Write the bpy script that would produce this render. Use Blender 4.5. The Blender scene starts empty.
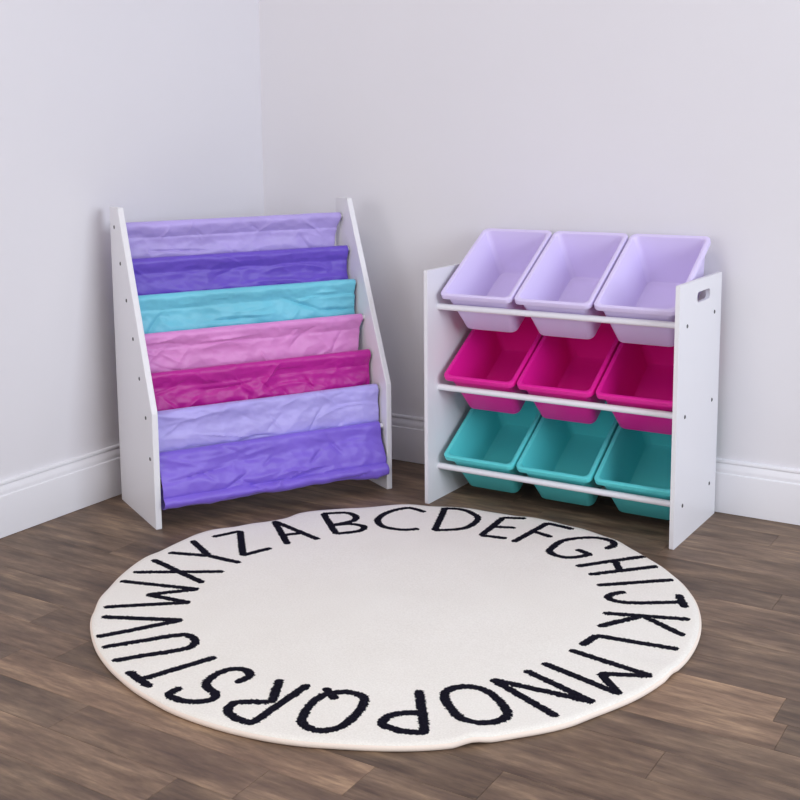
import bpy, bmesh, math, random
from mathutils import Vector, Matrix, noise

SC = bpy.context.scene
WORLD = 0.45
EXPOSURE = 0.05
LIGHTS = [
    ('window_daylight', (4.1, -1.6, 1.4), (0.2, -1.0, 0.4), 1.7, 1.5, 65, (0.81, 0.89, 1.0)),
    ('window_daylight', (0.65, -4.5, 1.2), (0.7, 0.0, 0.1), 1.3, 1.4, 22, (0.97, 0.96, 1.0)),
    ('ceiling_lamp', (0.85, -2.3, 2.55), (0.9, -1.5, 0), 0.8, 0.8, 13, (1.0, 0.89, 0.76)),
]

COL = SC.collection
R = math.radians

def lin(c):
    return tuple(((v / 255) / 12.92 if v / 255 <= 0.04045 else ((v / 255 + 0.055) / 1.055) ** 2.4) for v in c) + (1.0,)

# ------------------------------------------------------------------ materials
class Nodes:
    def __init__(self, name):
        self.m = bpy.data.materials.new(name)
        self.m.use_nodes = True
        self.t = self.m.node_tree
        self.b = self.t.nodes['Principled BSDF']
    def n(self, kind, **kw):
        nd = self.t.nodes.new(kind)
        for k, v in kw.items():
            if k in nd.inputs:
                nd.inputs[k].default_value = v
            else:
                setattr(nd, k, v)
        return nd
    def l(self, a, b):
        self.t.links.new(a, b)
    def coords(self, scale=(1, 1, 1), rot=(0, 0, 0)):
        tc = self.n('ShaderNodeTexCoord')
        mp = self.n('ShaderNodeMapping')
        mp.inputs['Scale'].default_value = scale
        mp.inputs['Rotation'].default_value = rot
        self.l(tc.outputs['Object'], mp.inputs['Vector'])
        return mp.outputs['Vector']
    def noise(self, vec, scale, detail=3, rough=0.5):
        nd = self.n('ShaderNodeTexNoise', Scale=scale, Detail=detail, Roughness=rough)
        self.l(vec, nd.inputs['Vector'])
        return nd.outputs['Fac']
    def ramp(self, fac, stops):
        r = self.n('ShaderNodeValToRGB')
        e = r.color_ramp.elements
        while len(e) < len(stops):
            e.new(0.5)
        for x, (p, c) in zip(e, stops):
            x.position = p
            x.color = c
        self.l(fac, r.inputs['Fac'])
        return r.outputs['Color']
    def mix(self, a, b, fac, mode='MIX'):
        nd = self.n('ShaderNodeMix', data_type='RGBA', blend_type=mode)
        for sock, v in ((nd.inputs[6], a), (nd.inputs[7], b), (nd.inputs[0], fac)):
            if isinstance(v, (tuple, float, int)):
                sock.default_value = v
            else:
                self.l(v, sock)
        return nd.outputs[2]
    def bump(self, h, strength, dist):
        nd = self.n('ShaderNodeBump', Strength=strength, Distance=dist)
        self.l(h, nd.inputs['Height'])
        self.l(nd.outputs['Normal'], self.b.inputs['Normal'])
    def set(self, **kw):
        for k, v in kw.items():
            self.b.inputs[k.replace('_', ' ')].default_value = v

def plain(name, rgb, rough=0.5, spec=0.5, bump=None, mottle=0.0, ms=8.0, **kw):
    N = Nodes(name)
    c = lin(rgb)
    v = N.coords()
    if mottle:
        f = N.noise(v, ms, 4)
        d = tuple(x * (1 - mottle) for x in c[:3]) + (1,)
        u = tuple(min(1, x * (1 + mottle)) for x in c[:3]) + (1,)
        N.l(N.ramp(f, [(0.3, d), (0.7, u)]), N.b.inputs['Base Color'])
    else:
        N.set(Base_Color=c)
    N.set(Roughness=rough)
    N.b.inputs['Specular IOR Level'].default_value = spec
    for k, x in kw.items():
        N.b.inputs[k].default_value = x
    if bump:
        N.bump(N.noise(v, bump[0], 4, 0.6), bump[1], bump[2])
    return N.m

M = {}
M['wall'] = plain('painted_wall', (231, 229, 234), 0.75, 0.25, bump=(260, 0.08, 0.002), mottle=0.006, ms=3)
M['trim'] = plain('painted_trim', (236, 235, 240), 0.42, 0.4, bump=(60, 0.03, 0.002))
M['ceiling'] = plain('ceiling_paint', (232, 231, 230), 0.9, 0.2)
M['white_panel'] = plain('white_laminate', (232, 231, 236), 0.38, 0.45, bump=(120, 0.03, 0.001))
M['white_rod'] = plain('white_rod_plastic', (238, 237, 245), 0.35, 0.5)
M['bolt'] = plain('steel_bolt', (92, 90, 92), 0.35, 0.5, Metallic=0.9)
M['recess'] = plain('bolt_socket', (30, 30, 32), 0.6, 0.3)

def bin_plastic(name, rgb):
    return plain(name, rgb, 0.36, 0.45, bump=(500, 0.05, 0.0006))
M['lavender'] = bin_plastic('lavender_plastic', (222, 209, 248))
M['magenta'] = bin_plastic('magenta_plastic', (232, 26, 156))
M['aqua'] = bin_plastic('aqua_plastic', (92, 212, 216))

def fabric(name, rgb):
    N = Nodes(name)
    v = N.coords()
    c = lin(rgb)
    f = N.noise(v, 9, 3)
    N.l(N.ramp(f, [(0.3, tuple(x * 0.93 for x in c[:3]) + (1,)), (0.7, tuple(min(1, x * 1.05) for x in c[:3]) + (1,))]), N.b.inputs['Base Color'])
    N.set(Roughness=0.42)
    N.b.inputs['Specular IOR Level'].default_value = 0.45
    N.b.inputs['Sheen Weight'].default_value = 0.15
    N.b.inputs['Sheen Roughness'].default_value = 0.5
    w = N.n('ShaderNodeTexWave', Scale=420.0, Distortion=0.5)
    N.l(v, w.inputs['Vector'])
    N.bump(w.outputs['Fac'], 0.05, 0.0005)
    return N.m
M['f_lilac'] = fabric('lilac_nylon', (180, 163, 228))
M['f_violet'] = fabric('violet_nylon', (104, 76, 196))
M['f_aqua'] = fabric('aqua_nylon', (112, 200, 222))
M['f_pink'] = fabric('pink_nylon', (220, 140, 208))
M['f_magenta'] = fabric('magenta_nylon', (184, 12, 146))
M['f_periwinkle'] = fabric('periwinkle_nylon', (176, 166, 234))
M['f_purple'] = fabric('purple_nylon', (126, 98, 214))

def pile(name, a, b):
    N = Nodes(name)
    v = N.coords()
    f = N.noise(v, 330, 3, 0.7)
    g = N.noise(v, 7, 3, 0.5)
    c1 = N.ramp(f, [(0.3, lin(a)), (0.7, lin(b))])
    k = N.ramp(g, [(0.3, (0.97, 0.965, 0.96, 1)), (0.7, (1, 1, 1, 1))])
    N.l(N.mix(c1, k, 1.0, 'MULTIPLY'), N.b.inputs['Base Color'])
    N.set(Roughness=0.95)
    N.b.inputs['Specular IOR Level'].default_value = 0.05
    N.bump(f, 0.35, 0.0025)
    return N.m
M['pile_cream'] = pile('cream_tufted_pile', (232, 228, 220), (246, 243, 236))
M['pile_black'] = pile('black_tufted_pile', (3, 3, 9), (34, 33, 46))
M['binding'] = plain('cream_binding', (240, 226, 214), 0.85, 0.2, bump=(300, 0.3, 0.002))

def floor_material():
    N = Nodes('grey_brown_wood_planks')
    at = N.n('ShaderNodeAttribute', attribute_name='plank_tone')
    sep = N.n('ShaderNodeSeparateColor')
    N.l(at.outputs['Color'], sep.inputs['Color'])
    # every plank reads its own slice of the grain: shift the coordinates by its seed
    tc = N.n('ShaderNodeTexCoord')
    off = N.n('ShaderNodeVectorMath', operation='SCALE')
    N.l(at.outputs['Color'], off.inputs[0])
    off.inputs['Scale'].default_value = 23.0
    add = N.n('ShaderNodeVectorMath', operation='ADD')
    N.l(tc.outputs['Object'], add.inputs[0])
    N.l(off.outputs[0], add.inputs[1])
    def mapped(s):
        mp = N.n('ShaderNodeMapping')
        mp.inputs['Scale'].default_value = s
        N.l(add.outputs[0], mp.inputs['Vector'])
        return mp.outputs['Vector']
    broad = N.noise(mapped((3.6, 17, 1)), 1.7, 7, 0.66)
    fine = N.noise(mapped((5.0, 60, 1)), 2.0, 5, 0.65)
    cloud = N.noise(mapped((3.2, 17, 1)), 1.3, 5, 0.65)
    base = N.ramp(broad, [(0.25, lin((80, 66, 57))), (0.43, lin((106, 88, 75))), (0.56, lin((128, 108, 91))), (0.75, lin((168, 144, 119)))])
    grain = N.ramp(fine, [(0.3, (0.72, 0.70, 0.69, 1)), (0.65, (1.12, 1.11, 1.10, 1))])
    c = N.mix(base, grain, 0.85, 'MULTIPLY')
    streak = N.ramp(cloud, [(0.46, (1.06, 1.05, 1.04, 1)), (0.66, (0.66, 0.63, 0.62, 1))])
    c = N.mix(c, streak, 0.8, 'MULTIPLY')
    warm = N.mix(lin((186, 187, 188)), lin((208, 190, 164)), sep.outputs['Green'])
    c = N.mix(c, warm, 0.30, 'SOFT_LIGHT')
    tone = N.n('ShaderNodeMapRange')
    tone.inputs['To Min'].default_value = 0.50
    tone.inputs['To Max'].default_value = 1.42
    N.l(sep.outputs['Red'], tone.inputs['Value'])
    comb = N.n('ShaderNodeCombineColor')
    for k in ('Red', 'Green', 'Blue'):
        N.l(tone.outputs[0], comb.inputs[k])
    c = N.mix(c, comb.outputs[0], 1.0, 'MULTIPLY')
    # knots
    vor = N.n('ShaderNodeTexVoronoi', Scale=1.0)
    N.l(mapped((2.6, 7.0, 1)), vor.inputs['Vector'])
    knot = N.ramp(vor.outputs['Distance'], [(0.02, (0.55, 0.5, 0.47, 1)), (0.10, (1, 1, 1, 1))])
    c = N.mix(c, knot, 0.7, 'MULTIPLY')
    N.l(c, N.b.inputs['Base Color'])
    rr = N.n('ShaderNodeMapRange')
    rr.inputs['To Min'].default_value = 0.42
    rr.inputs['To Max'].default_value = 0.6
    N.l(fine, rr.inputs['Value'])
    N.l(rr.outputs[0], N.b.inputs['Roughness'])
    N.b.inputs['Specular IOR Level'].default_value = 0.4
    N.bump(fine, 0.12, 0.002)
    return N.m
M['floor'] = floor_material()

# ------------------------------------------------------------------ mesh helpers
def link(name, bm, mat, parent=None, smooth=None, loc=None):
    me = bpy.data.meshes.new(name)
    bm.normal_update()
    bm.to_mesh(me)
    bm.free()
    me.materials.append(mat)
    if smooth is not None:
        for p in me.polygons:
            p.use_smooth = True
        me.set_sharp_from_angle(angle=R(smooth))
    o = bpy.data.objects.new(name, me)
    COL.objects.link(o)
    if parent:
        o.parent = parent
    if loc:
        o.location = loc
    return o

def empty(name, loc=(0, 0, 0), rz=0.0, rot=None, label=None, cat=None, group=None):
    o = bpy.data.objects.new(name, None)
    COL.objects.link(o)
    o.empty_display_size = 0.05
    o.location = loc
    o.rotation_euler = rot or (0, 0, rz)
    tag(o, label, cat, group)
    return o

def tag(o, label=None, cat=None, group=None, kind=None):
    for k, v in (('label', label), ('category', cat), ('group', group), ('kind', kind)):
        if v:
            o[k] = v

def prism(outline, axis_from, axis_to, to3, bevel=0.0, segs=2):
    """extrude a 2-D outline between two depths; to3(u, v, d) places a point"""
    bm = bmesh.new()
    a = [bm.verts.new(to3(u, v, axis_from)) for u, v in outline]
    b = [bm.verts.new(to3(u, v, axis_to)) for u, v in outline]
    n = len(outline)
    bm.faces.new(a)
    bm.faces.new(b[::-1])
    for i in range(n):
        j = (i + 1) % n
        bm.faces.new((a[j], a[i], b[i], b[j]))
    bmesh.ops.recalc_face_normals(bm, faces=bm.faces[:])
    if bevel:
        bmesh.ops.bevel(bm, geom=bm.edges[:], offset=bevel, segments=segs, profile=0.5, affect='EDGES')
    return bm

def cyl(p0, p1, r, n=20, cap_bevel=0.0):
    bm = bmesh.new()
    p0, p1 = Vector(p0), Vector(p1)
    ax = (p1 - p0).normalized()
    s = ax.orthogonal().normalized()
    t = ax.cross(s)
    rings = []
    L = (p1 - p0).length
    stops = [(0, r - cap_bevel), (cap_bevel, r), (L - cap_bevel, r), (L, r - cap_bevel)] if cap_bevel else [(0, r), (L, r)]
    for d, rr in stops:
        rings.append([bm.verts.new(p0 + ax * d + (s * math.cos(2 * math.pi * i / n) + t * math.sin(2 * math.pi * i / n)) * rr) for i in range(n)])
    for A, B in zip(rings, rings[1:]):
        for i in range(n):
            j = (i + 1) % n
            bm.faces.new((A[i], A[j], B[j], B[i]))
    bm.faces.new(rings[0][::-1])
    bm.faces.new(rings[-1])
    bmesh.ops.recalc_face_normals(bm, faces=bm.faces[:])
    return bm

def rrect(w0, w1, l0, l1, r, n=6):
    """rounded rectangle outline, counter-clockwise, n points a corner"""
    pts = []
    for cx, cy, a0 in ((w1 - r, l1 - r, 0), (w0 + r, l1 - r, 90), (w0 + r, l0 + r, 180), (w1 - r, l0 + r, 270)):
        for i in range(n + 1):
            a = R(a0 + 90 * i / n)
            pts.append((cx + r * math.cos(a), cy + r * math.sin(a)))
    return pts

# ------------------------------------------------------------------ measured layout (metres)
ORG = (0.7286, -0.318, -0.0106)      # storage rack: front-left foot x, y and turn
OW, OD, OH, OT = 0.6312, 0.300, 0.5857, 0.0095
BSF = (0.286, -0.8151, 1.0688)       # book rack: front-left foot x, y and turn
BW, BD, BH, BDT, BZK, BT_ = 0.6406, 0.271, 0.7475, 0.0675, 0.2782, 0.0150
RUG = (0.968, -0.867)
ROOM_X, ROOM_Y, ROOM_H = 4.2, -4.6, 2.6

# ------------------------------------------------------------------ the room
def structure(name, bm, mat, smooth=None, parent=None):
    o = link(name, bm, mat, parent, smooth)
    if not parent:
        o['kind'] = 'structure'
    return o

def box(x0, x1, y0, y1, z0, z1, bevel=0.0):
    return prism([(x0, y0), (x1, y0), (x1, y1), (x0, y1)], z0, z1, lambda u, v, d: (u, v, d), bevel)

structure('wall_left', box(-0.12, 0.0, ROOM_Y, 0.12, -0.02, ROOM_H), M['wall'])
structure('wall_back', box(0.0, ROOM_X, 0.0, 0.12, -0.02, ROOM_H), M['wall'])
structure('ceiling', box(-0.12, ROOM_X, ROOM_Y, 0.12, ROOM_H, ROOM_H + 0.1), M['ceiling'])

# floor: boards running along x, each board a bevelled slab with a tone of its own
def build_floor():
    rnd = random.Random(11)
    bm = bmesh.new()
    lay = bm.loops.layers.float_color.new('plank_tone')
    pitch, y_ref = 0.0878, -0.985
    k0 = int(math.floor((ROOM_Y - y_ref) / pitch))
    k1 = int(math.ceil((0.0 - y_ref) / pitch))
    # rows whose board ends the photograph shows: row index -> list of (end x, tone of the board that ends there, warmth)
    fixed = {
        0: [(0.30, .45, .3), (1.10, .42, .5), (1.732, .95, .95), (2.55, .28, .2)],
        -1: [(0.62, .40, .3), (1.20, .50, .4), (1.755, .82, .9), (2.62, .25, .2)],
        -2: [(0.50, .48, .4), (1.38, .38, .5), (2.30, .40, .4)],
        -3: [(0.85, .42, .3), (1.62, .46, .6), (2.45, .42, .4)],
        -4: [(0.44, .45, .3), (1.24, .40, .4), (2.10, .44, .5)],
        -5: [(0.60, .70, .6), (1.44, .28, .55), (2.35, .46, .5)],
        -6: [(0.52, .35, .2), (1.276, .85, .9), (2.10, .44, .5)],
        -7: [(0.78, .44, .3), (1.15, .55, .6), (1.95, .52, .55)],
        1: [(0.75, .50, .3), (1.35, .42, .4), (2.20, .47, .4)],
        2: [(0.42, .52, .3), (1.25, .45, .4), (1.98, .44, .4)],
        3: [(0.66, .47, .3), (1.50, .44, .3), (2.40, .50, .4)],
    }
    def slab(x0, x1, y0, y1, tone, warm, seed):
        g, d = 0.00015, 0.0007
        top = [(x0 + g + d * .5, y0 + g + d * .5, 0), (x1 - g - d * .5, y0 + g + d * .5, 0), (x1 - g - d * .5, y1 - g - d * .5, 0), (x0 + g + d * .5, y1 - g - d * .5, 0)]
        mid = [(x0 + g, y0 + g, -0.0006), (x1 - g, y0 + g, -0.0006), (x1 - g, y1 - g, -0.0006), (x0 + g, y1 - g, -0.0006)]
        low = [(p[0], p[1], -0.012) for p in mid]
        T, Md, Lw = ([bm.verts.new(p) for p in q] for q in (top, mid, low))
        fs = [bm.faces.new(T)]
        for A, B in ((T, Md), (Md, Lw)):
            for i in range(4):
                j = (i + 1) % 4
                fs.append(bm.faces.new((A[j], A[i], B[i], B[j])))
        for f in fs:
            for lp in f.loops:
                lp[lay] = (tone, warm, seed, 1)
    for k in range(k0, k1 + 1):
        yb, ya = y_ref + (k + 1) * pitch, y_ref + k * pitch
        yb, ya = min(yb, 0.0), max(ya, ROOM_Y)
        if yb - ya < 0.004:
            continue
        ends = list(fixed.get(k, []))
        x = 0.0
        i = 0
        while x < ROOM_X:
            if i < len(ends):
                e, tone, warm = ends[i]
            else:
                e = x + rnd.uniform(0.55, 1.15)
                tone, warm = min(.85, max(.2, rnd.gauss(.46, .11))), rnd.uniform(.15, .75)
            i += 1
            e = min(e, ROOM_X)
            if e - x > 0.01:
                slab(x, e, ya, yb, tone, warm, rnd.random())
            x = e
    # the dark sub-floor seen only in the joints
    v = [bm.verts.new(p) for p in ((0, ROOM_Y, -0.012), (ROOM_X, ROOM_Y, -0.012), (ROOM_X, 0, -0.012), (0, 0, -0.012))]
    f = bm.faces.new(v)
    for lp in f.loops:
        lp[lay] = (0.0, 0.2, 0.5, 1)
    bmesh.ops.recalc_face_normals(bm, faces=bm.faces[:])
    structure('floor', bm, M['floor'])
build_floor()

# baseboards: moulded profile (distance from the wall, height)
BASE = [(0, 0), (0.0165, 0), (0.0165, 0.0935), (0.0160, 0.0960), (0.0128, 0.0975), (0.0122, 0.1000), (0.0128, 0.1035), (0.0122, 0.1075), (0.0100, 0.1130), (0.0078, 0.1170),
        (0.0068, 0.1195), (0.0085, 0.1215), (0.0088, 0.1245), (0.0075, 0.1275), (0.0040, 0.1290), (0, 0.1290)]
structure('baseboard_left', prism(BASE, -0.0167, ROOM_Y, lambda u, v, d: (u, d, v + 0.0012)), M['trim'], 40)
structure('baseboard_back', prism(BASE, 0.0, ROOM_X, lambda u, v, d: (d, -u, v + 0.0012)), M['trim'], 40)

# ------------------------------------------------------------------ the book rack
def bolt(parent, p, outward):
    """small flush bolt head with its hex socket, on a panel face whose outward direction is +/-x"""
    x, y, z = p
    r = 0.0046
    bm = bmesh.new()
    n = 18
    prof = [(r, -0.001), (r, 0.0004), (r * .82, 0.0011), (r * .5, 0.0011), (r * .45, -0.0006), (0.0003, -0.0006)]
    rings = [[bm.verts.new((x + outward * d, y + rr * math.cos(2 * math.pi * i / n), z + rr * math.sin(2 * math.pi * i / n))) for i in range(n)] for rr, d in prof]
    for A, B in zip(rings, rings[1:]):
        for i in range(n):
            j = (i + 1) % n
            bm.faces.new((A[i], A[j], B[j], B[i]))
    bm.faces.new(rings[-1])
    bmesh.ops.recalc_face_normals(bm, faces=bm.faces[:])
    return link('bolt', bm, M['bolt'], parent, 40)

SLING_RODS = [(0.236, 0.6985), (0.1975, 0.6125), (0.160, 0.5265), (0.1195, 0.4385), (0.083, 0.3485), (0.0455, 0.2610), (0.0245, 0.1665)]

book = empty('book_rack', (BSF[0], BSF[1], 0), BSF[2],
             label='white sling book rack with sloping sides and seven coloured fabric tiers, standing in the corner', cat='bookshelf')

def arc_corner(a, b, c, r, n=5):
    """round the corner b of the polyline a-b-c"""
    a, b, c = Vector(a), Vector(b), Vector(c)
    u, v = (a - b).normalized(), (c - b).normalized()
    ang = u.angle(v)
    d = r / math.tan(ang / 2)
    p0, p1 = b + u * d, b + v * d
    out = []
    for i in range(n + 1):
        t = i / n
        q = p0 * (1 - t) ** 2 + b * 2 * t * (1 - t) + p1 * t ** 2
        out.append((q.x, q.y))
    return out

raw = [(BD, 0), (0, 0), (0, BZK), (BD - BDT, BH), (BD, BH)]
rad = [0.003, 0.003, 0.010, 0.005, 0.004]
prof = []
for i in range(5):
    prof += arc_corner(raw[i - 1], raw[i], raw[(i + 1) % 5], rad[i])
for side in (0, 1):
    x0 = 0.0 if side == 0 else BW - BT_
    pn = link('side_panel', prism(prof, x0, x0 + BT_, lambda u, v, d: (d, u, v), 0.0012, 1), M['white_panel'], book, 35)
    for y, z in SLING_RODS:
        bolt(pn, (0.0 if side == 0 else BW, y, z), -1 if side == 0 else 1)
for y, z in SLING_RODS:
    link('rod', cyl((BT_ - 0.002, y, z), (BW - BT_ + 0.002, y, z), 0.0058, 20), M['white_rod'], book, 40)

def spline(pts, n):
    """resample a polyline of control points as a Catmull-Rom curve, n points evenly spaced"""
    P = [Vector(p) for p in pts]
    P = [2 * P[0] - P[1]] + P + [2 * P[-1] - P[-2]]
    dense = []
    for i in range(1, len(P) - 2):
        for k in range(16):
            t = k / 16
            a, b, c, d = P[i - 1], P[i], P[i + 1], P[i + 2]
            dense.append(0.5 * ((2 * b) + (c - a) * t + (2 * a - 5 * b + 4 * c - d) * t * t + (3 * b - a - 3 * c + d) * t ** 3))
    dense.append(P[-2])
    L = [0]
    for a, b in zip(dense, dense[1:]):
        L.append(L[-1] + (b - a).length)
    out = []
    j = 0
    for k in range(n):
        s = L[-1] * k / (n - 1)
        while j < len(L) - 2 and L[j + 1] < s:
            j += 1
        t = (s - L[j]) / max(1e-9, L[j + 1] - L[j])
        out.append(dense[j].lerp(dense[j + 1], min(1, max(0, t))))
    return out, L[-1]

def wrinkle_field(seed, width, length, n, amp, long_bias, extra=()):
    rnd = random.Random(seed)
    cr = []
    for _ in range(n):
        u, v = rnd.uniform(0, width), rnd.uniform(0.02, length)
        if rnd.random() < long_bias:
            a = rnd.uniform(-0.22, 0.22)
            hl = rnd.uniform(0.05, 0.16)
        else:
            a = rnd.choice((-1, 1)) * rnd.uniform(0.35, 1.15)
            hl = rnd.uniform(0.02, 0.06)
        cr.append((u, v, math.cos(a), math.sin(a), hl, rnd.uniform(0.003, 0.010), amp * rnd.choice((-1, 1, 1)) * rnd.uniform(0.35, 1.0), rnd.uniform(-6, 6)))
    for cu, cv, a, hl, wd, am in extra:
        cr.append((cu, cv, math.cos(a), math.sin(a), hl, wd, am, 0.0))
    off = Vector((seed * 3.7, seed * 1.3, 0))
    def f(u, v):
        s = 0.0
        for cu, cv, ca, sa, hl, w, am, bend in cr:
            du, dv = u - cu, v - cv
            t = du * ca + dv * sa
            if abs(t) > hl:
                continue
            d = -du * sa + dv * ca + bend * t * t * 0.5
            if abs(d) > 4 * w:
                continue
            env = (1 - (t / hl) ** 2) ** 2
            # a sharp ridge with one steep and one easy side
            x = d / w
            s += am * env * (math.exp(-abs(x) * 1.1) if x > 0 else math.exp(-x * x * 1.4))
        # crumpled nylon: flat facets that meet in sharp creases, at two sizes
        p = Vector((u * 13 + v * 5, v * 21 - u * 3, 0)) + off
        p += Vector((noise.noise(p * 1.3), noise.noise(p * 1.3 + Vector((5, 5, 5))), 0)) * 0.35
        s += amp * 1.05 * (noise.voronoi(p)[0][0] - 0.45)
        q = Vector((u * 34 - v * 20, v * 46 + u * 10, 3.1)) + off
        s += amp * 0.42 * (noise.voronoi(q)[0][0] - 0.45)
        q = Vector((u * 7, v * 9, 7.1)) + off
        s += amp * 0.7 * noise.noise(q)
        return s
    return f

def sling(name, mat, path, label, seed, pull_r=0.0, pull_l=0.0, amp=0.0028, ncrease=26, long_bias=0.5, x0=BT_ + 0.003, x1=BW - BT_ - 0.006, free_from=0.058, bulge=None, edge_r=None, extra=()):
    nv, nu = 84, 260
    pts, length = spline(path, nv)
    f = wrinkle_field(seed, x1 - x0, length, ncrease, amp, long_bias, extra)
    bm = bmesh.new()
    grid = []
    for i, p in enumerate(pts):
        a, b = pts[max(0, i - 1)], pts[min(nv - 1, i + 1)]
        tg = (b - a).normalized()
        nrm = Vector((tg.y, -tg.x))            # points out of the front of the cloth
        s = length * i / (nv - 1)
        hold = min(1.0, max(0.0, (s - free_from * 0.55) / (free_from * 0.45)))   # the sleeve around the rod hardly wrinkles
        hold = 0.07 + 0.93 * hold * hold * (3 - 2 * hold)
        vv = max(0.0, (s - free_from)) / (length - free_from)
        row = []
        for j in range(nu):
            u = j / (nu - 1)
            xa = x0 + pull_l * vv ** 0.8
            xb = x1 - pull_r * vv ** 0.8 + (edge_r(vv) if edge_r else 0)
            x = xa + (xb - xa) * u
            d = f(x - x0, s) * hold
            if s < free_from * 1.15:
                d = max(d, -0.0016)              # the rod inside the sleeve holds it out
            if bulge:
                d += bulge(u, vv) 
            row.append(bm.verts.new((x, p.x + nrm.x * d, p.y + nrm.y * d)))
        grid.append(row)
    for i in range(nv - 1):
        for j in range(nu - 1):
            bm.faces.new((grid[i][j], grid[i + 1][j], grid[i + 1][j + 1], grid[i][j + 1]))
    bmesh.ops.recalc_face_normals(bm, faces=bm.faces[:])
    o = link(name, bm, mat, book, 60)
    md = o.modifiers.new('cloth_thickness', 'SOLIDIFY')
    md.thickness = 0.0008
    md.offset = 0.0
    o['label'] = label
    return o

def tier_path(k, drop=0.128, lean=0.0, tube=0.0098, billow=0.010):
    y, z = SLING_RODS[k]
    r = tube
    return [(y + r * .9, z - 0.022), (y + r * 1.0, z - 0.004), (y + r * .75, z + r * .6), (y, z + r), (y - r * .75, z + r * .65), (y - r * 1.02, z - .001),
            (y - r * .85, z - 0.008), (y - r * .55 + lean * .1, z - 0.016), (y - r * .22 + lean * .2, z - 0.0235), (y - r * .05 + lean * .35, z - 0.0300), (y - r * .20 + lean * .4, z - 0.0350),
            (y - billow * .30 + lean * .6, z - 0.052), (y - billow * .85 + lean * .85, z - 0.078), (y - r * .5 + lean, z - drop * .86), (y - r * .6, z - drop), (y - 0.012, z - drop - .006), (y - 0.0175, z - drop + .004)]

TIERS = [
    ('sling_tier', 'f_lilac', 0, 'lilac fabric tier, topmost', dict(pull_r=.026, lean=.012, seed=3, amp=.0052, ncrease=22, long_bias=.45)),
    ('sling_tier', 'f_violet', 1, 'deep violet fabric tier, second from the top', dict(pull_r=.004, seed=14, amp=.0052, ncrease=18, long_bias=.75)),
    ('sling_tier', 'f_aqua', 2, 'aqua fabric tier', dict(extra=[(.445, .100, .36, .075, .006, -.0085), (.545, .122, .04, .075, .006, -.008)], pull_r=.004, seed=25, amp=.0060, ncrease=24, long_bias=.45)),
    ('sling_tier', 'f_pink', 3, 'pink fabric tier', dict(pull_r=.020, lean=.006, seed=36, amp=.0060, ncrease=26, long_bias=.4)),
    ('sling_tier', 'f_magenta', 4, 'dark magenta fabric tier', dict(pull_r=.004, seed=47, amp=.0076, ncrease=28, long_bias=.55)),
]
for name, mk, k, lab, o in TIERS:
    lean = o.pop('lean', 0.0)
    sling(name, M[mk], tier_path(k, lean=lean), lab, o.pop('seed'), **o)
# the lower periwinkle tier drops almost straight behind the lowest rod
y6, z6 = SLING_RODS[5]
y7, z7 = SLING_RODS[6]
r = 0.0115
sling('sling_tier', M['f_periwinkle'],
      [(y6 + r, z6 - .02), (y6 + r, z6 - .003), (y6 + r * .7, z6 + r * .8), (y6, z6 + r), (y6 - r * .8, z6 + r * .6), (y6 - r, z6 - .002), (y6 - r * .9, z6 - .014),
       (y6 - r * .8, z6 - .028), (y6 - .013, z6 - .05), (y6 - .013, z6 - .075), (y6 - .006, z6 - .095), (y6 + .002, z6 - .125), (y6 - .004, z6 - .15)],
      'pale periwinkle fabric tier, sixth from the top', 58, amp=.0060, ncrease=34, long_bias=.45, pull_r=-.002)
# the purple front pocket: over the lowest rod, down and forward to a rounded bottom hem
sling('sling_pocket', M['f_purple'],
      [(y7 + r, z7 - .022), (y7 + r, z7 - .003), (y7 + r * .7, z7 + r * .8), (y7, z7 + r), (y7 - r * .7, z7 + r * .6), (y7 - r * .9, z7 - .003), (y7 - r * .85, z7 - .016),
       (y7 - .012, z7 - .030), (y7 - .021, z7 - .052), (y7 - .028, z7 - .074), (y7 - .0300, z7 - .0880), (y7 - .0290, z7 - .0920),
       (y7 - .0370, z7 - .0970), (y7 - .0410, z7 - .1050), (y7 - .036, z7 - .1155), (y7 - .026, z7 - .119), (y7 - .004, z7 - .119), (y7 + .03, z7 - .112), (y7 + .06, z7 - .09)],
      'purple front fabric pocket with a rounded bottom hem', 69, extra=[(.10, .108, -.12, .11, .005, -.006), (.187, .139, -.43, .05, .005, -.007), (.404, .110, -.68, .03, .005, -.006), (.28, .100, -.5, .03, .005, -.005)], amp=.0060, ncrease=34, long_bias=.55, pull_r=-.012, x1=BW - BT_ - 0.011)

# ------------------------------------------------------------------ the bin rack
rack = empty('storage_rack', (ORG[0], ORG[1], 0), ORG[2],
             label='white toy storage rack with plain side panels and white rods, standing against the back wall', cat='storage rack')
SLOT = (0.120, 0.212, 0.5345, 0.5580)
ROWS = [0.0, -0.2025, -0.4050]
FRONT_ROD, REAR_ROD, ROD_R = (0.055, 0.4915), (0.2500, 0.4978), 0.0078

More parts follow.
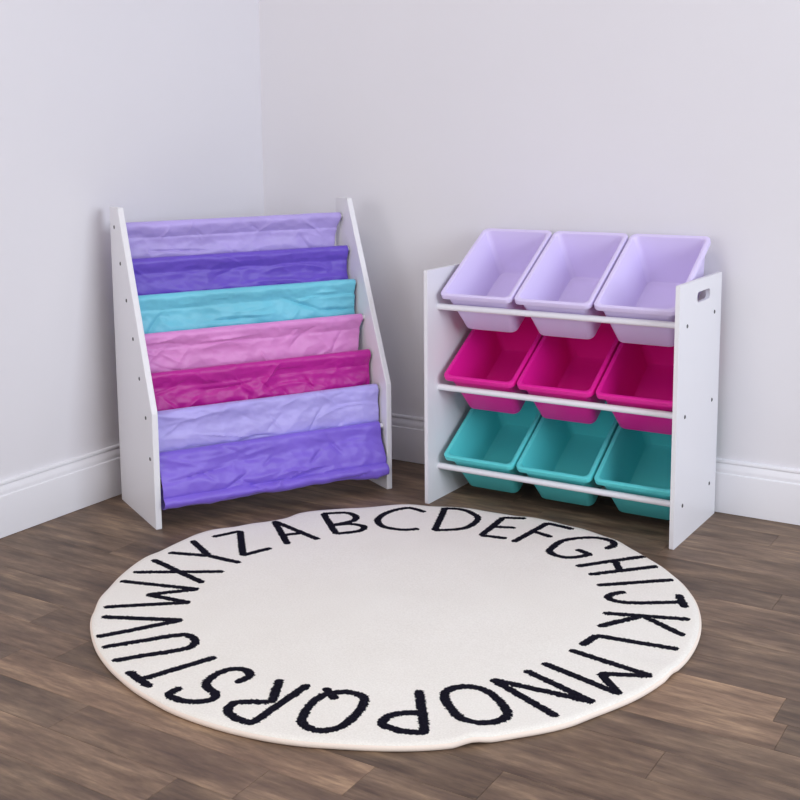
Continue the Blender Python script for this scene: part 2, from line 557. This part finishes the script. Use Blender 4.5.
def slotted_panel(x0, x1):
    outer = []
    sq = [(OD, 0), (0, 0), (0, OH), (OD, OH)]
    for i in range(4):
        outer += arc_corner(sq[i - 1], sq[i], sq[(i + 1) % 4], 0.0035, 4)
    y0, y1, z0, z1 = SLOT
    inner = rrect(y0, y1, z0, z1, 0.0105, 6)
    bm = bmesh.new()
    sides = []
    for x, flip in ((x0, 0), (x1, 1)):
        A = [bm.verts.new((x, u, v)) for u, v in outer]
        B = [bm.verts.new((x, u, v)) for u, v in inner]
        ed = [bm.edges.new((A[i], A[(i + 1) % len(A)])) for i in range(len(A))] + [bm.edges.new((B[i], B[(i + 1) % len(B)])) for i in range(len(B))]
        bmesh.ops.triangle_fill(bm, edges=ed, use_beauty=True)
        sides.append((A, B))
    for q in (0, 1):
        A, B = sides[0][q], sides[1][q]
        for i in range(len(A)):
            j = (i + 1) % len(A)
            bm.faces.new((A[i], A[j], B[j], B[i]))
    bmesh.ops.recalc_face_normals(bm, faces=bm.faces[:])
    return bm

for side in (0, 1):
    x0 = 0.0 if side == 0 else OW - OT
    pn = link('side_panel', slotted_panel(x0, x0 + OT), M['white_panel'], rack, 30)
    for dz in ROWS:
        for y, z in (FRONT_ROD, REAR_ROD):
            if dz and y > 0.2:
                z -= 0.0058
            bolt(pn, (0.0 if side == 0 else OW, y, z + dz), -1 if side == 0 else 1)
for dz in ROWS:
    for y, z in (FRONT_ROD, REAR_ROD):
        if dz and y > 0.2:
            z -= 0.0058
        link('rod', cyl((OT - 0.002, y, z + dz), (OW - OT + 0.002, y, z + dz), ROD_R, 22), M['white_rod'], rack, 40)

# ------------------------------------------------------------------ the nine bins
BL, BHT, BWD, TILT = 0.2820, 0.1280, 0.1930, R(31.4)
BIN_AT = (0.030, 0.5240)
def bin_mesh():
    """open tub: local x across, y from the front lip to the back, z up from the rim plane"""
    w, L, h = BWD / 2, BL, BHT
    lip, fl, th = 0.0085, 0.0115, 0.0024
    def wall(z, inset):
        t = -z / h
        sx = lip + 0.0175 * t + inset
        s0 = lip + 0.0165 * t + inset
        s1 = lip + 0.0165 * t + inset
        return (-w + sx, w - sx, s0, L - s1)
    loops = []
    def add(rect, r, z):
        loops.append([(u, v, z) for u, v in rrect(*rect, r, 7)])
    def lipr(d):
        return (-w + d, w - d, d, L - d)
    # outside bottom, up the wall, under the lip, down the flange, over the rim, inside to the floor
    e = 0.012
    add((-w + e * 4, w - e * 4, e * 4, L - e * 4), 0.012, -h)
    b = wall(-h, 0.006)
    add(b, 0.013, -h)
    add(wall(-h + .0012, 0.0022), 0.016, -h + .0014)
    add(wall(-h + .005, 0), 0.018, -h + .0055)
    add(wall(-h * .5, 0), 0.018, -h * .5)
    add(wall(-0.0040, 0), 0.014, -0.0040)
    add(lipr(0.0030), 0.0140, -0.0035)
    add(lipr(0.0020), 0.0145, -fl)
    add(lipr(0.0), 0.0160, -fl)
    add(lipr(0.0), 0.0160, -0.0022)
    add(lipr(0.0008), 0.0155, -0.0006)
    add(lipr(0.0022), 0.0145, 0.0)
    add(lipr(lip - 0.001), 0.0135, 0.0)
    add(wall(-0.0014, th - .0012), 0.0132, -0.0010)
    add(wall(-0.0040, th), 0.0135, -0.0040)
    add(wall(-h * .5, th), 0.0145, -h * .5)
    add(wall(-h + .012, th), 0.0165, -h + .012)
    add(wall(-h + .005, th + .002), 0.0150, -h + .0052)
    add(wall(-h + .0028, th + .008), 0.0110, -h + .0028)
    add((-w + e * 4, w - e * 4, e * 4, L - e * 4), 0.008, -h + .0026)
    bm = bmesh.new()
    V = [[bm.verts.new(p) for p in lp] for lp in loops]
    n = len(V[0])
    for A, B in zip(V, V[1:]):
        for i in range(n):
            j = (i + 1) % n
            bm.faces.new((A[i], A[j], B[j], B[i]))
    bm.faces.new(V[0][::-1])
    bm.faces.new(V[-1])
    bmesh.ops.recalc_face_normals(bm, faces=bm.faces[:])
    return bm

protos = {}
COLN = ['left', 'middle', 'right']
BIN_LABEL = {
    ('lavender', 0): 'pale lavender plastic bin tilted in the top row, beside the left side panel',
    ('lavender', 1): 'pale lavender plastic bin tilted in the top row, between two other lavender bins',
    ('lavender', 2): 'pale lavender plastic bin in the top row, next to the panel with the handle slot',
    ('magenta', 0): 'hot magenta plastic bin in the middle row, beside the left side panel',
    ('magenta', 1): 'hot magenta plastic bin in the middle row, between two other magenta bins',
    ('magenta', 2): 'hot magenta plastic bin in the middle row, partly hidden by the right side panel',
    ('aqua', 0): 'aqua plastic bin in the bottom row, beside the left side panel',
    ('aqua', 1): 'aqua plastic bin in the bottom row, between two other aqua bins',
    ('aqua', 2): 'aqua plastic bin in the bottom row, partly hidden by the right side panel',
}
rackM = Matrix.Translation((ORG[0], ORG[1], 0)) @ Matrix.Rotation(ORG[2], 4, 'Z')
for colour, dz in zip(('lavender', 'magenta', 'aqua'), ROWS):
    for i in range(3):
        if i == 0:
            o = link('storage_bin', bin_mesh(), M[colour], None, 38)
            protos[colour] = o
        else:
            o = protos[colour].copy()
            COL.objects.link(o)
        p = rackM @ Vector((OW / 2 + (0.003 if dz == 0 else 0.008) + (i - 1) * 0.1985, BIN_AT[0] + (0 if dz == 0 else 0.006), BIN_AT[1] + dz - (0 if dz == 0 else 0.002)))
        o.location = p
        o.rotation_euler = (TILT, 0, ORG[2])
        tag(o, BIN_LABEL[(colour, i)], 'storage bin', colour + ' bins on the white rack')

# ------------------------------------------------------------------ the alphabet rug
LETTERS = {
 'A': [[(-460, 219), (-342, 111)], [(-460, 219), (-301, 171)], [(-385, 152), (-357, 185)]],
 'B': [[(-394, 327), (-287, 223)], [(-394, 327), (-355, 357), (-330, 357), (-309, 341), (-304, 313), (-329, 266)], [(-329, 266), (-296, 295), (-267, 299), (-252, 288), (-253, 261), (-287, 223)]],
 'C': [[(-194, 463), (-219, 468), (-243, 462), (-262, 424), (-264, 380), (-250, 344), (-219, 319), (-184, 319), (-161, 328), (-144, 346)]],
 'D': [[(-164, 517), (-105, 359)], [(-162, 513), (-125, 525), (-84, 510), (-58, 484), (-50, 435), (-61, 396), (-105, 359)]],
 'E': [[(-10, 520), (2, 383)], [(-10, 520), (37, 542)], [(-3, 450), (44, 469)], [(2, 383), (59, 394)]],
 'F': [[(96, 537), (83, 382)], [(96, 537), (162, 528)], [(89, 469), (141, 455)]],
 'G': [[(276, 446), (282, 472), (269, 492), (233, 500), (200, 480), (175, 447), (170, 404), (176, 367), (204, 352), (232, 359), (259, 395)], [(259, 395), (222, 408)]],
 'H': [[(261, 317), (360, 442)], [(301, 286), (403, 401)], [(316, 387), (348, 337)]],
 'I': [[(337, 240), (454, 345)]],
 'J': [[(489, 275), (519, 219)], [(506, 242), (471, 218), (431, 192), (400, 181), (379, 188), (377, 208), (393, 233)]],
 'K': [[(399, 114), (543, 169)], [(461, 134), (413, 53)], [(470, 137), (557, 94)]],
 'L': [[(565, 34), (423, 13)], [(423, 13), (416, -38)]],
 'M': [[(407, -67), (559, -90)], [(559, -90), (485, -126)], [(485, -126), (537, -179)], [(537, -179), (388, -140)]],
 'N': [[(374, -182), (512, -227)], [(512, -227), (341, -241)], [(341, -241), (481, -301)]],
 'O': [[(307, -292), (296, -311), (301, -335), (330, -366), (360, -388), (380, -388), (399, -376), (414, -354), (412, -332), (388, -306), (353, -283), (326, -281), (307, -292)]],
 'P': [[(256, -339), (331, -451)], [(331, -451), (302, -465), (274, -467), (259, -460), (259, -435), (273, -416), (295, -401)]],
 'Q': [[(145, -416), (132, -434), (131, -464), (142, -504), (155, -526), (178, -534), (198, -527), (212, -506), (213, -469), (203, -425), (188, -404), (163, -404), (145, -416)], [(121, -413), (156, -435)]],
 'R': [[(89, -419), (89, -567)], [(89, -567), (66, -570), (38, -562), (24, -543), (32, -523), (70, -500)], [(38, -427), (75, -499)]],
 'S': [[(-17, -470), (-14, -443), (-32, -429), (-54, -436), (-66, -461), (-64, -490), (-51, -511), (-24, -522), (-14, -537), (-23, -554), (-43, -567), (-69, -571), (-85, -563), (-86, -541)]],
 'T': [[(-111, -418), (-163, -552)], [(-201, -539), (-130, -562)]],
 'U': [[(-308, -491), (-264, -431), (-237, -394), (-214, -375), (-186, -383), (-175, -407), (-188, -435), (-221, -477), (-253, -521)]],
 'V': [[(-406, -396), (-266, -330)], [(-266, -330), (-349, -465)]],
 'W': [[(-503, -246), (-341, -196)], [(-341, -196), (-407, -271)], [(-407, -271), (-310, -258)], [(-310, -258), (-435, -360)]],
 'X': [[(-533, -119), (-356, -163)], [(-516, -194), (-359, -94)]],
 'Y': [[(-538, 16), (-445, -38)], [(-532, -68), (-445, -38)], [(-445, -38), (-361, -36)]],
 'Z': [[(-515, 62), (-487, 123)], [(-487, 123), (-383, 3)], [(-383, 3), (-358, 69)]],
}
RUG_EDGE = [(-177.5, 0.564), (-164.6, 0.575), (-153.1, 0.576), (-144.1, 0.584), (-131.9, 0.589), (-128.8, 0.591), (-120.0, 0.592), (-111.2, 0.593), (-102.6, 0.596), (-93.0, 0.6), (-83.5, 0.6), (-81.7, 0.602), (-73.7, 0.601), (-66.4, 0.596), (-55.6, 0.597), (-52.4, 0.596), (-47.5, 0.594), (-45.0, 0.585), (-40.8, 0.587), (-33.7, 0.59), (-23.6, 0.584), (-15.5, 0.586), (-5.9, 0.586), (2.9, 0.589), (11.2, 0.59), (18.2, 0.59), (25.8, 0.59), (33.2, 0.587), (42.9, 0.582), (51.5, 0.577), (64.8, 0.579), (66.7, 0.575), (80.7, 0.568), (93.4, 0.551), (105.0, 0.56), (111.7, 0.549), (116.9, 0.558), (121.9, 0.554), (127.2, 0.534), (135.1, 0.54), (142.8, 0.547), (153.1, 0.521), (163.1, 0.536), (171.3, 0.568)]


rug = empty('alphabet_rug', (RUG[0], RUG[1], 0), label='round cream rug with black alphabet letters around its edge, lying on the wood floor', cat='rug')
def edge_radius(a):
    """a in degrees; smooth periodic interpolation of the measured outline"""
    n = len(RUG_EDGE)
    tot = wt = 0.0
    for t, rr in RUG_EDGE:
        d = (a - t + 180) % 360 - 180
        w = math.exp(-(d / 5.0) ** 2)
        tot += w * rr
        wt += w
    return tot / wt
TOP = 0.0115
def lift(x, y):
    a = math.degrees(math.atan2(y, x))
    rr = math.hypot(x, y)
    z = 0.0012 * noise.noise(Vector((x * 5, y * 5, 2.0)))
    for a0, w, hgt in ((-47.0, 2.4, 0.006), (-5.4, 2.2, 0.005), (61, 3.0, 0.003), (117, 4, 0.003)):     # small ripples where the edge stands off the floor
        d = (a - a0 + 180) % 360 - 180
        z += hgt * math.exp(-(d / w) ** 2) * max(0, (rr - 0.42) / 0.16) ** 2
    return z
def surf(x, y):
    return TOP + lift(x, y)
def build_pile():
    bm = bmesh.new()
    na = 360
    fr = [0.06 * i for i in range(1, 16)] + [0.935, 0.96, 0.975]
    radii = [edge_radius(-180 + 360.0 * i / na) for i in range(na)]
    c = bm.verts.new((0, 0, surf(0, 0)))
    rings = []
    for q in fr:
        row = []
        for i in range(na):
            a = R(-180 + 360.0 * i / na)
            rr = radii[i] * q
            x, y = rr * math.cos(a), rr * math.sin(a)
            row.append(bm.verts.new((x, y, surf(x, y))))
        rings.append(row)
    for off, z in ((-0.0040, TOP * .96), (-0.0015, TOP * .72), (-0.0017, TOP * .25), (-0.0045, 0.0006)):
        row = []
        for i in range(na):
            a = R(-180 + 360.0 * i / na)
            rr = radii[i] + off
            x, y = rr * math.cos(a), rr * math.sin(a)
            row.append(bm.verts.new((x, y, z + lift(x, y) * (1 if z > .002 else 0.6) if z > .002 else z + max(0, lift(x, y) - 0.0015))))
        rings.append(row)
    for i in range(na):
        bm.faces.new((c, rings[0][i], rings[0][(i + 1) % na]))
    for A, B in zip(rings, rings[1:]):
        for i in range(na):
            j = (i + 1) % na
            bm.faces.new((A[i], B[i], B[j], A[j]))
    cb = bm.verts.new((0, 0, 0.0006))
    for i in range(na):
        bm.faces.new((cb, rings[-1][(i + 1) % na], rings[-1][i]))
    bmesh.ops.recalc_face_normals(bm, faces=bm.faces[:])
    link('pile', bm, M['pile_cream'], rug, 50)
    # the sewn binding that wraps the rim
    bm = bmesh.new()
    ns = 8
    rows = []
    for i in range(na):
        a = R(-180 + 360.0 * i / na)
        d = Vector((math.cos(a), math.sin(a), 0))
        base = d * radii[i]
        zc = 0.0052 + max(0, lift(base.x, base.y) - .0012) * .9
        row = []
        for k in range(ns):
            t = 2 * math.pi * k / ns
            row.append(bm.verts.new(base + d * (0.0030 * math.cos(t) - 0.0018) + Vector((0, 0, zc + 0.0046 * math.sin(t)))))
        rows.append(row)
    for i in range(na):
        A, B = rows[i], rows[(i + 1) % na]
        for k in range(ns):
            q = (k + 1) % ns
            bm.faces.new((A[k], A[q], B[q], B[k]))
    bmesh.ops.recalc_face_normals(bm, faces=bm.faces[:])
    o = link('edge_binding', bm, M['binding'], rug, 60)
    o['label'] = 'beige sewn edge'
build_pile()

def smooth_line(pts):
    if len(pts) < 3:
        return [Vector(p) for p in pts]
    closed = pts[0] == pts[-1]
    P = [Vector(p) for p in pts]
    if closed:
        P = [P[-2]] + P + [P[1]]
    else:
        P = [2 * P[0] - P[1]] + P + [2 * P[-1] - P[-2]]
    out = []
    for i in range(1, len(P) - 2):
        for k in range(6):
            t = k / 6
            a, b, c, d = P[i - 1], P[i], P[i + 1], P[i + 2]
            out.append(0.5 * ((2 * b) + (c - a) * t + (2 * a - 5 * b + 4 * c - d) * t * t + (3 * b - a - 3 * c + d) * t ** 3))
    out.append(P[-2])
    return out

def build_letter(ch, strokes):
    """tufted letter: a fine cell grid kept where it lies within half a stroke's width of a stroke, raised a little above the cream pile"""
    W2, cell = 0.0081, 0.0022
    segs = []
    for s in strokes:
        line = smooth_line([(x / 1000, y / 1000) for x, y in s])
        if s[0] != s[-1]:                                   # cut the ends square instead of round
            for e, q in ((0, 1), (-1, -2)):
                d = line[q] - line[e]
                line[e] = line[e] + d * min(0.6, 0.0055 / max(1e-6, d.length))
        segs += list(zip(line, line[1:]))
    xs = [p.x for sg in segs for p in sg]
    ys = [p.y for sg in segs for p in sg]
    x0, y0 = min(xs) - .015, min(ys) - .015
    nx, ny = int((max(xs) + .015 - x0) / cell), int((max(ys) + .015 - y0) / cell)
    seed = ord(ch) * 1.7
    def dist(p):
        best = 1
        for a, b in segs:
            d = b - a
            t = min(1, max(0, (p - a).dot(d) / max(1e-12, d.length_squared)))
            best = min(best, (p - a - d * t).length)
        return best
    bm = bmesh.new()
    verts = {}
    def vert(i, j):
        if (i, j) not in verts:
            p = Vector((x0 + i * cell, y0 + j * cell))
            jx = noise.noise(Vector((i * 7.3, j * 3.1, seed))) * cell * .3
            jy = noise.noise(Vector((i * 2.9, j * 8.7, seed + 9))) * cell * .3
            d = dist(p)
            edge = max(0.0, min(1.0, (W2 - d) / 0.004))
            x, y = p.x + jx, p.y + jy
            z = surf(x, y) + 0.0002 + 0.0008 * edge + 0.0005 * noise.noise(Vector((x * 400, y * 400, seed)))
            verts[(i, j)] = bm.verts.new((x, y, z))
        return verts[(i, j)]
    for i in range(nx):
        for j in range(ny):
            p = Vector((x0 + (i + .5) * cell, y0 + (j + .5) * cell))
            w = W2 + 0.0026 * noise.noise(Vector((p.x * 300, p.y * 300, seed)))
            if dist(p) < w:
                bm.faces.new((vert(i, j), vert(i + 1, j), vert(i + 1, j + 1), vert(i, j + 1)))
    # skirt down into the pile so the letter is solid
    rim = [e for e in bm.edges if len(e.link_faces) == 1]
    ex = bmesh.ops.extrude_edge_only(bm, edges=rim)
    for v in ex['geom']:
        if isinstance(v, bmesh.types.BMVert):
            v.co.z -= 0.003
    bmesh.ops.recalc_face_normals(bm, faces=bm.faces[:])
    o = link('letter', bm, M['pile_black'], rug, 40)
    o['label'] = 'black tufted letter ' + ch
for ch, strokes in LETTERS.items():
    build_letter(ch, strokes)

# ------------------------------------------------------------------ light
w = bpy.data.worlds.new('daylight')
SC.world = w
w.use_nodes = True
bg = w.node_tree.nodes['Background']
bg.inputs['Color'].default_value = (1.0, 0.94, 0.88, 1)
bg.inputs['Strength'].default_value = WORLD
def area(name, loc, target, size, size_y, power, col):
    d = bpy.data.lights.new(name, 'AREA')
    d.shape = 'RECTANGLE'
    d.size, d.size_y = size, size_y
    d.energy = power
    d.color = col
    o = bpy.data.objects.new(name, d)
    COL.objects.link(o)
    o.location = loc
    o.rotation_euler = (Vector(target) - Vector(loc)).to_track_quat('-Z', 'Y').to_euler()
    return o
for a in LIGHTS:
    area(*a)

# ------------------------------------------------------------------ camera
cam = bpy.data.cameras.new('camera')
co = bpy.data.objects.new('camera', cam)
COL.objects.link(co)
cx, cy, cz, yaw, pitch, roll, f = 2.1314, -2.7692, 0.9139, 2.1519, 0.1440, -0.0136, 1169.5
fw = Vector((math.cos(pitch) * math.cos(yaw), math.cos(pitch) * math.sin(yaw), -math.sin(pitch)))
rt = Vector((math.sin(yaw), -math.cos(yaw), 0))
up = rt.cross(fw)
r2 = rt * math.cos(roll) + up * math.sin(roll)
u2 = -rt * math.sin(roll) + up * math.cos(roll)
co.matrix_world = Matrix(((r2.x, u2.x, -fw.x, cx), (r2.y, u2.y, -fw.y, cy), (r2.z, u2.z, -fw.z, cz), (0, 0, 0, 1)))
cam.sensor_width = 36.0
cam.lens = f / 800 * 36.0
cam.shift_x = 47.09 / 800
cam.shift_y = -95.57 / 800
cam.clip_start = 0.05
SC.camera = co
SC.view_settings.view_transform = 'Standard'
SC.view_settings.look = 'None'
SC.view_settings.exposure = EXPOSURE
SC.view_settings.gamma = 1.0
SC.view_settings.use_curve_mapping = False
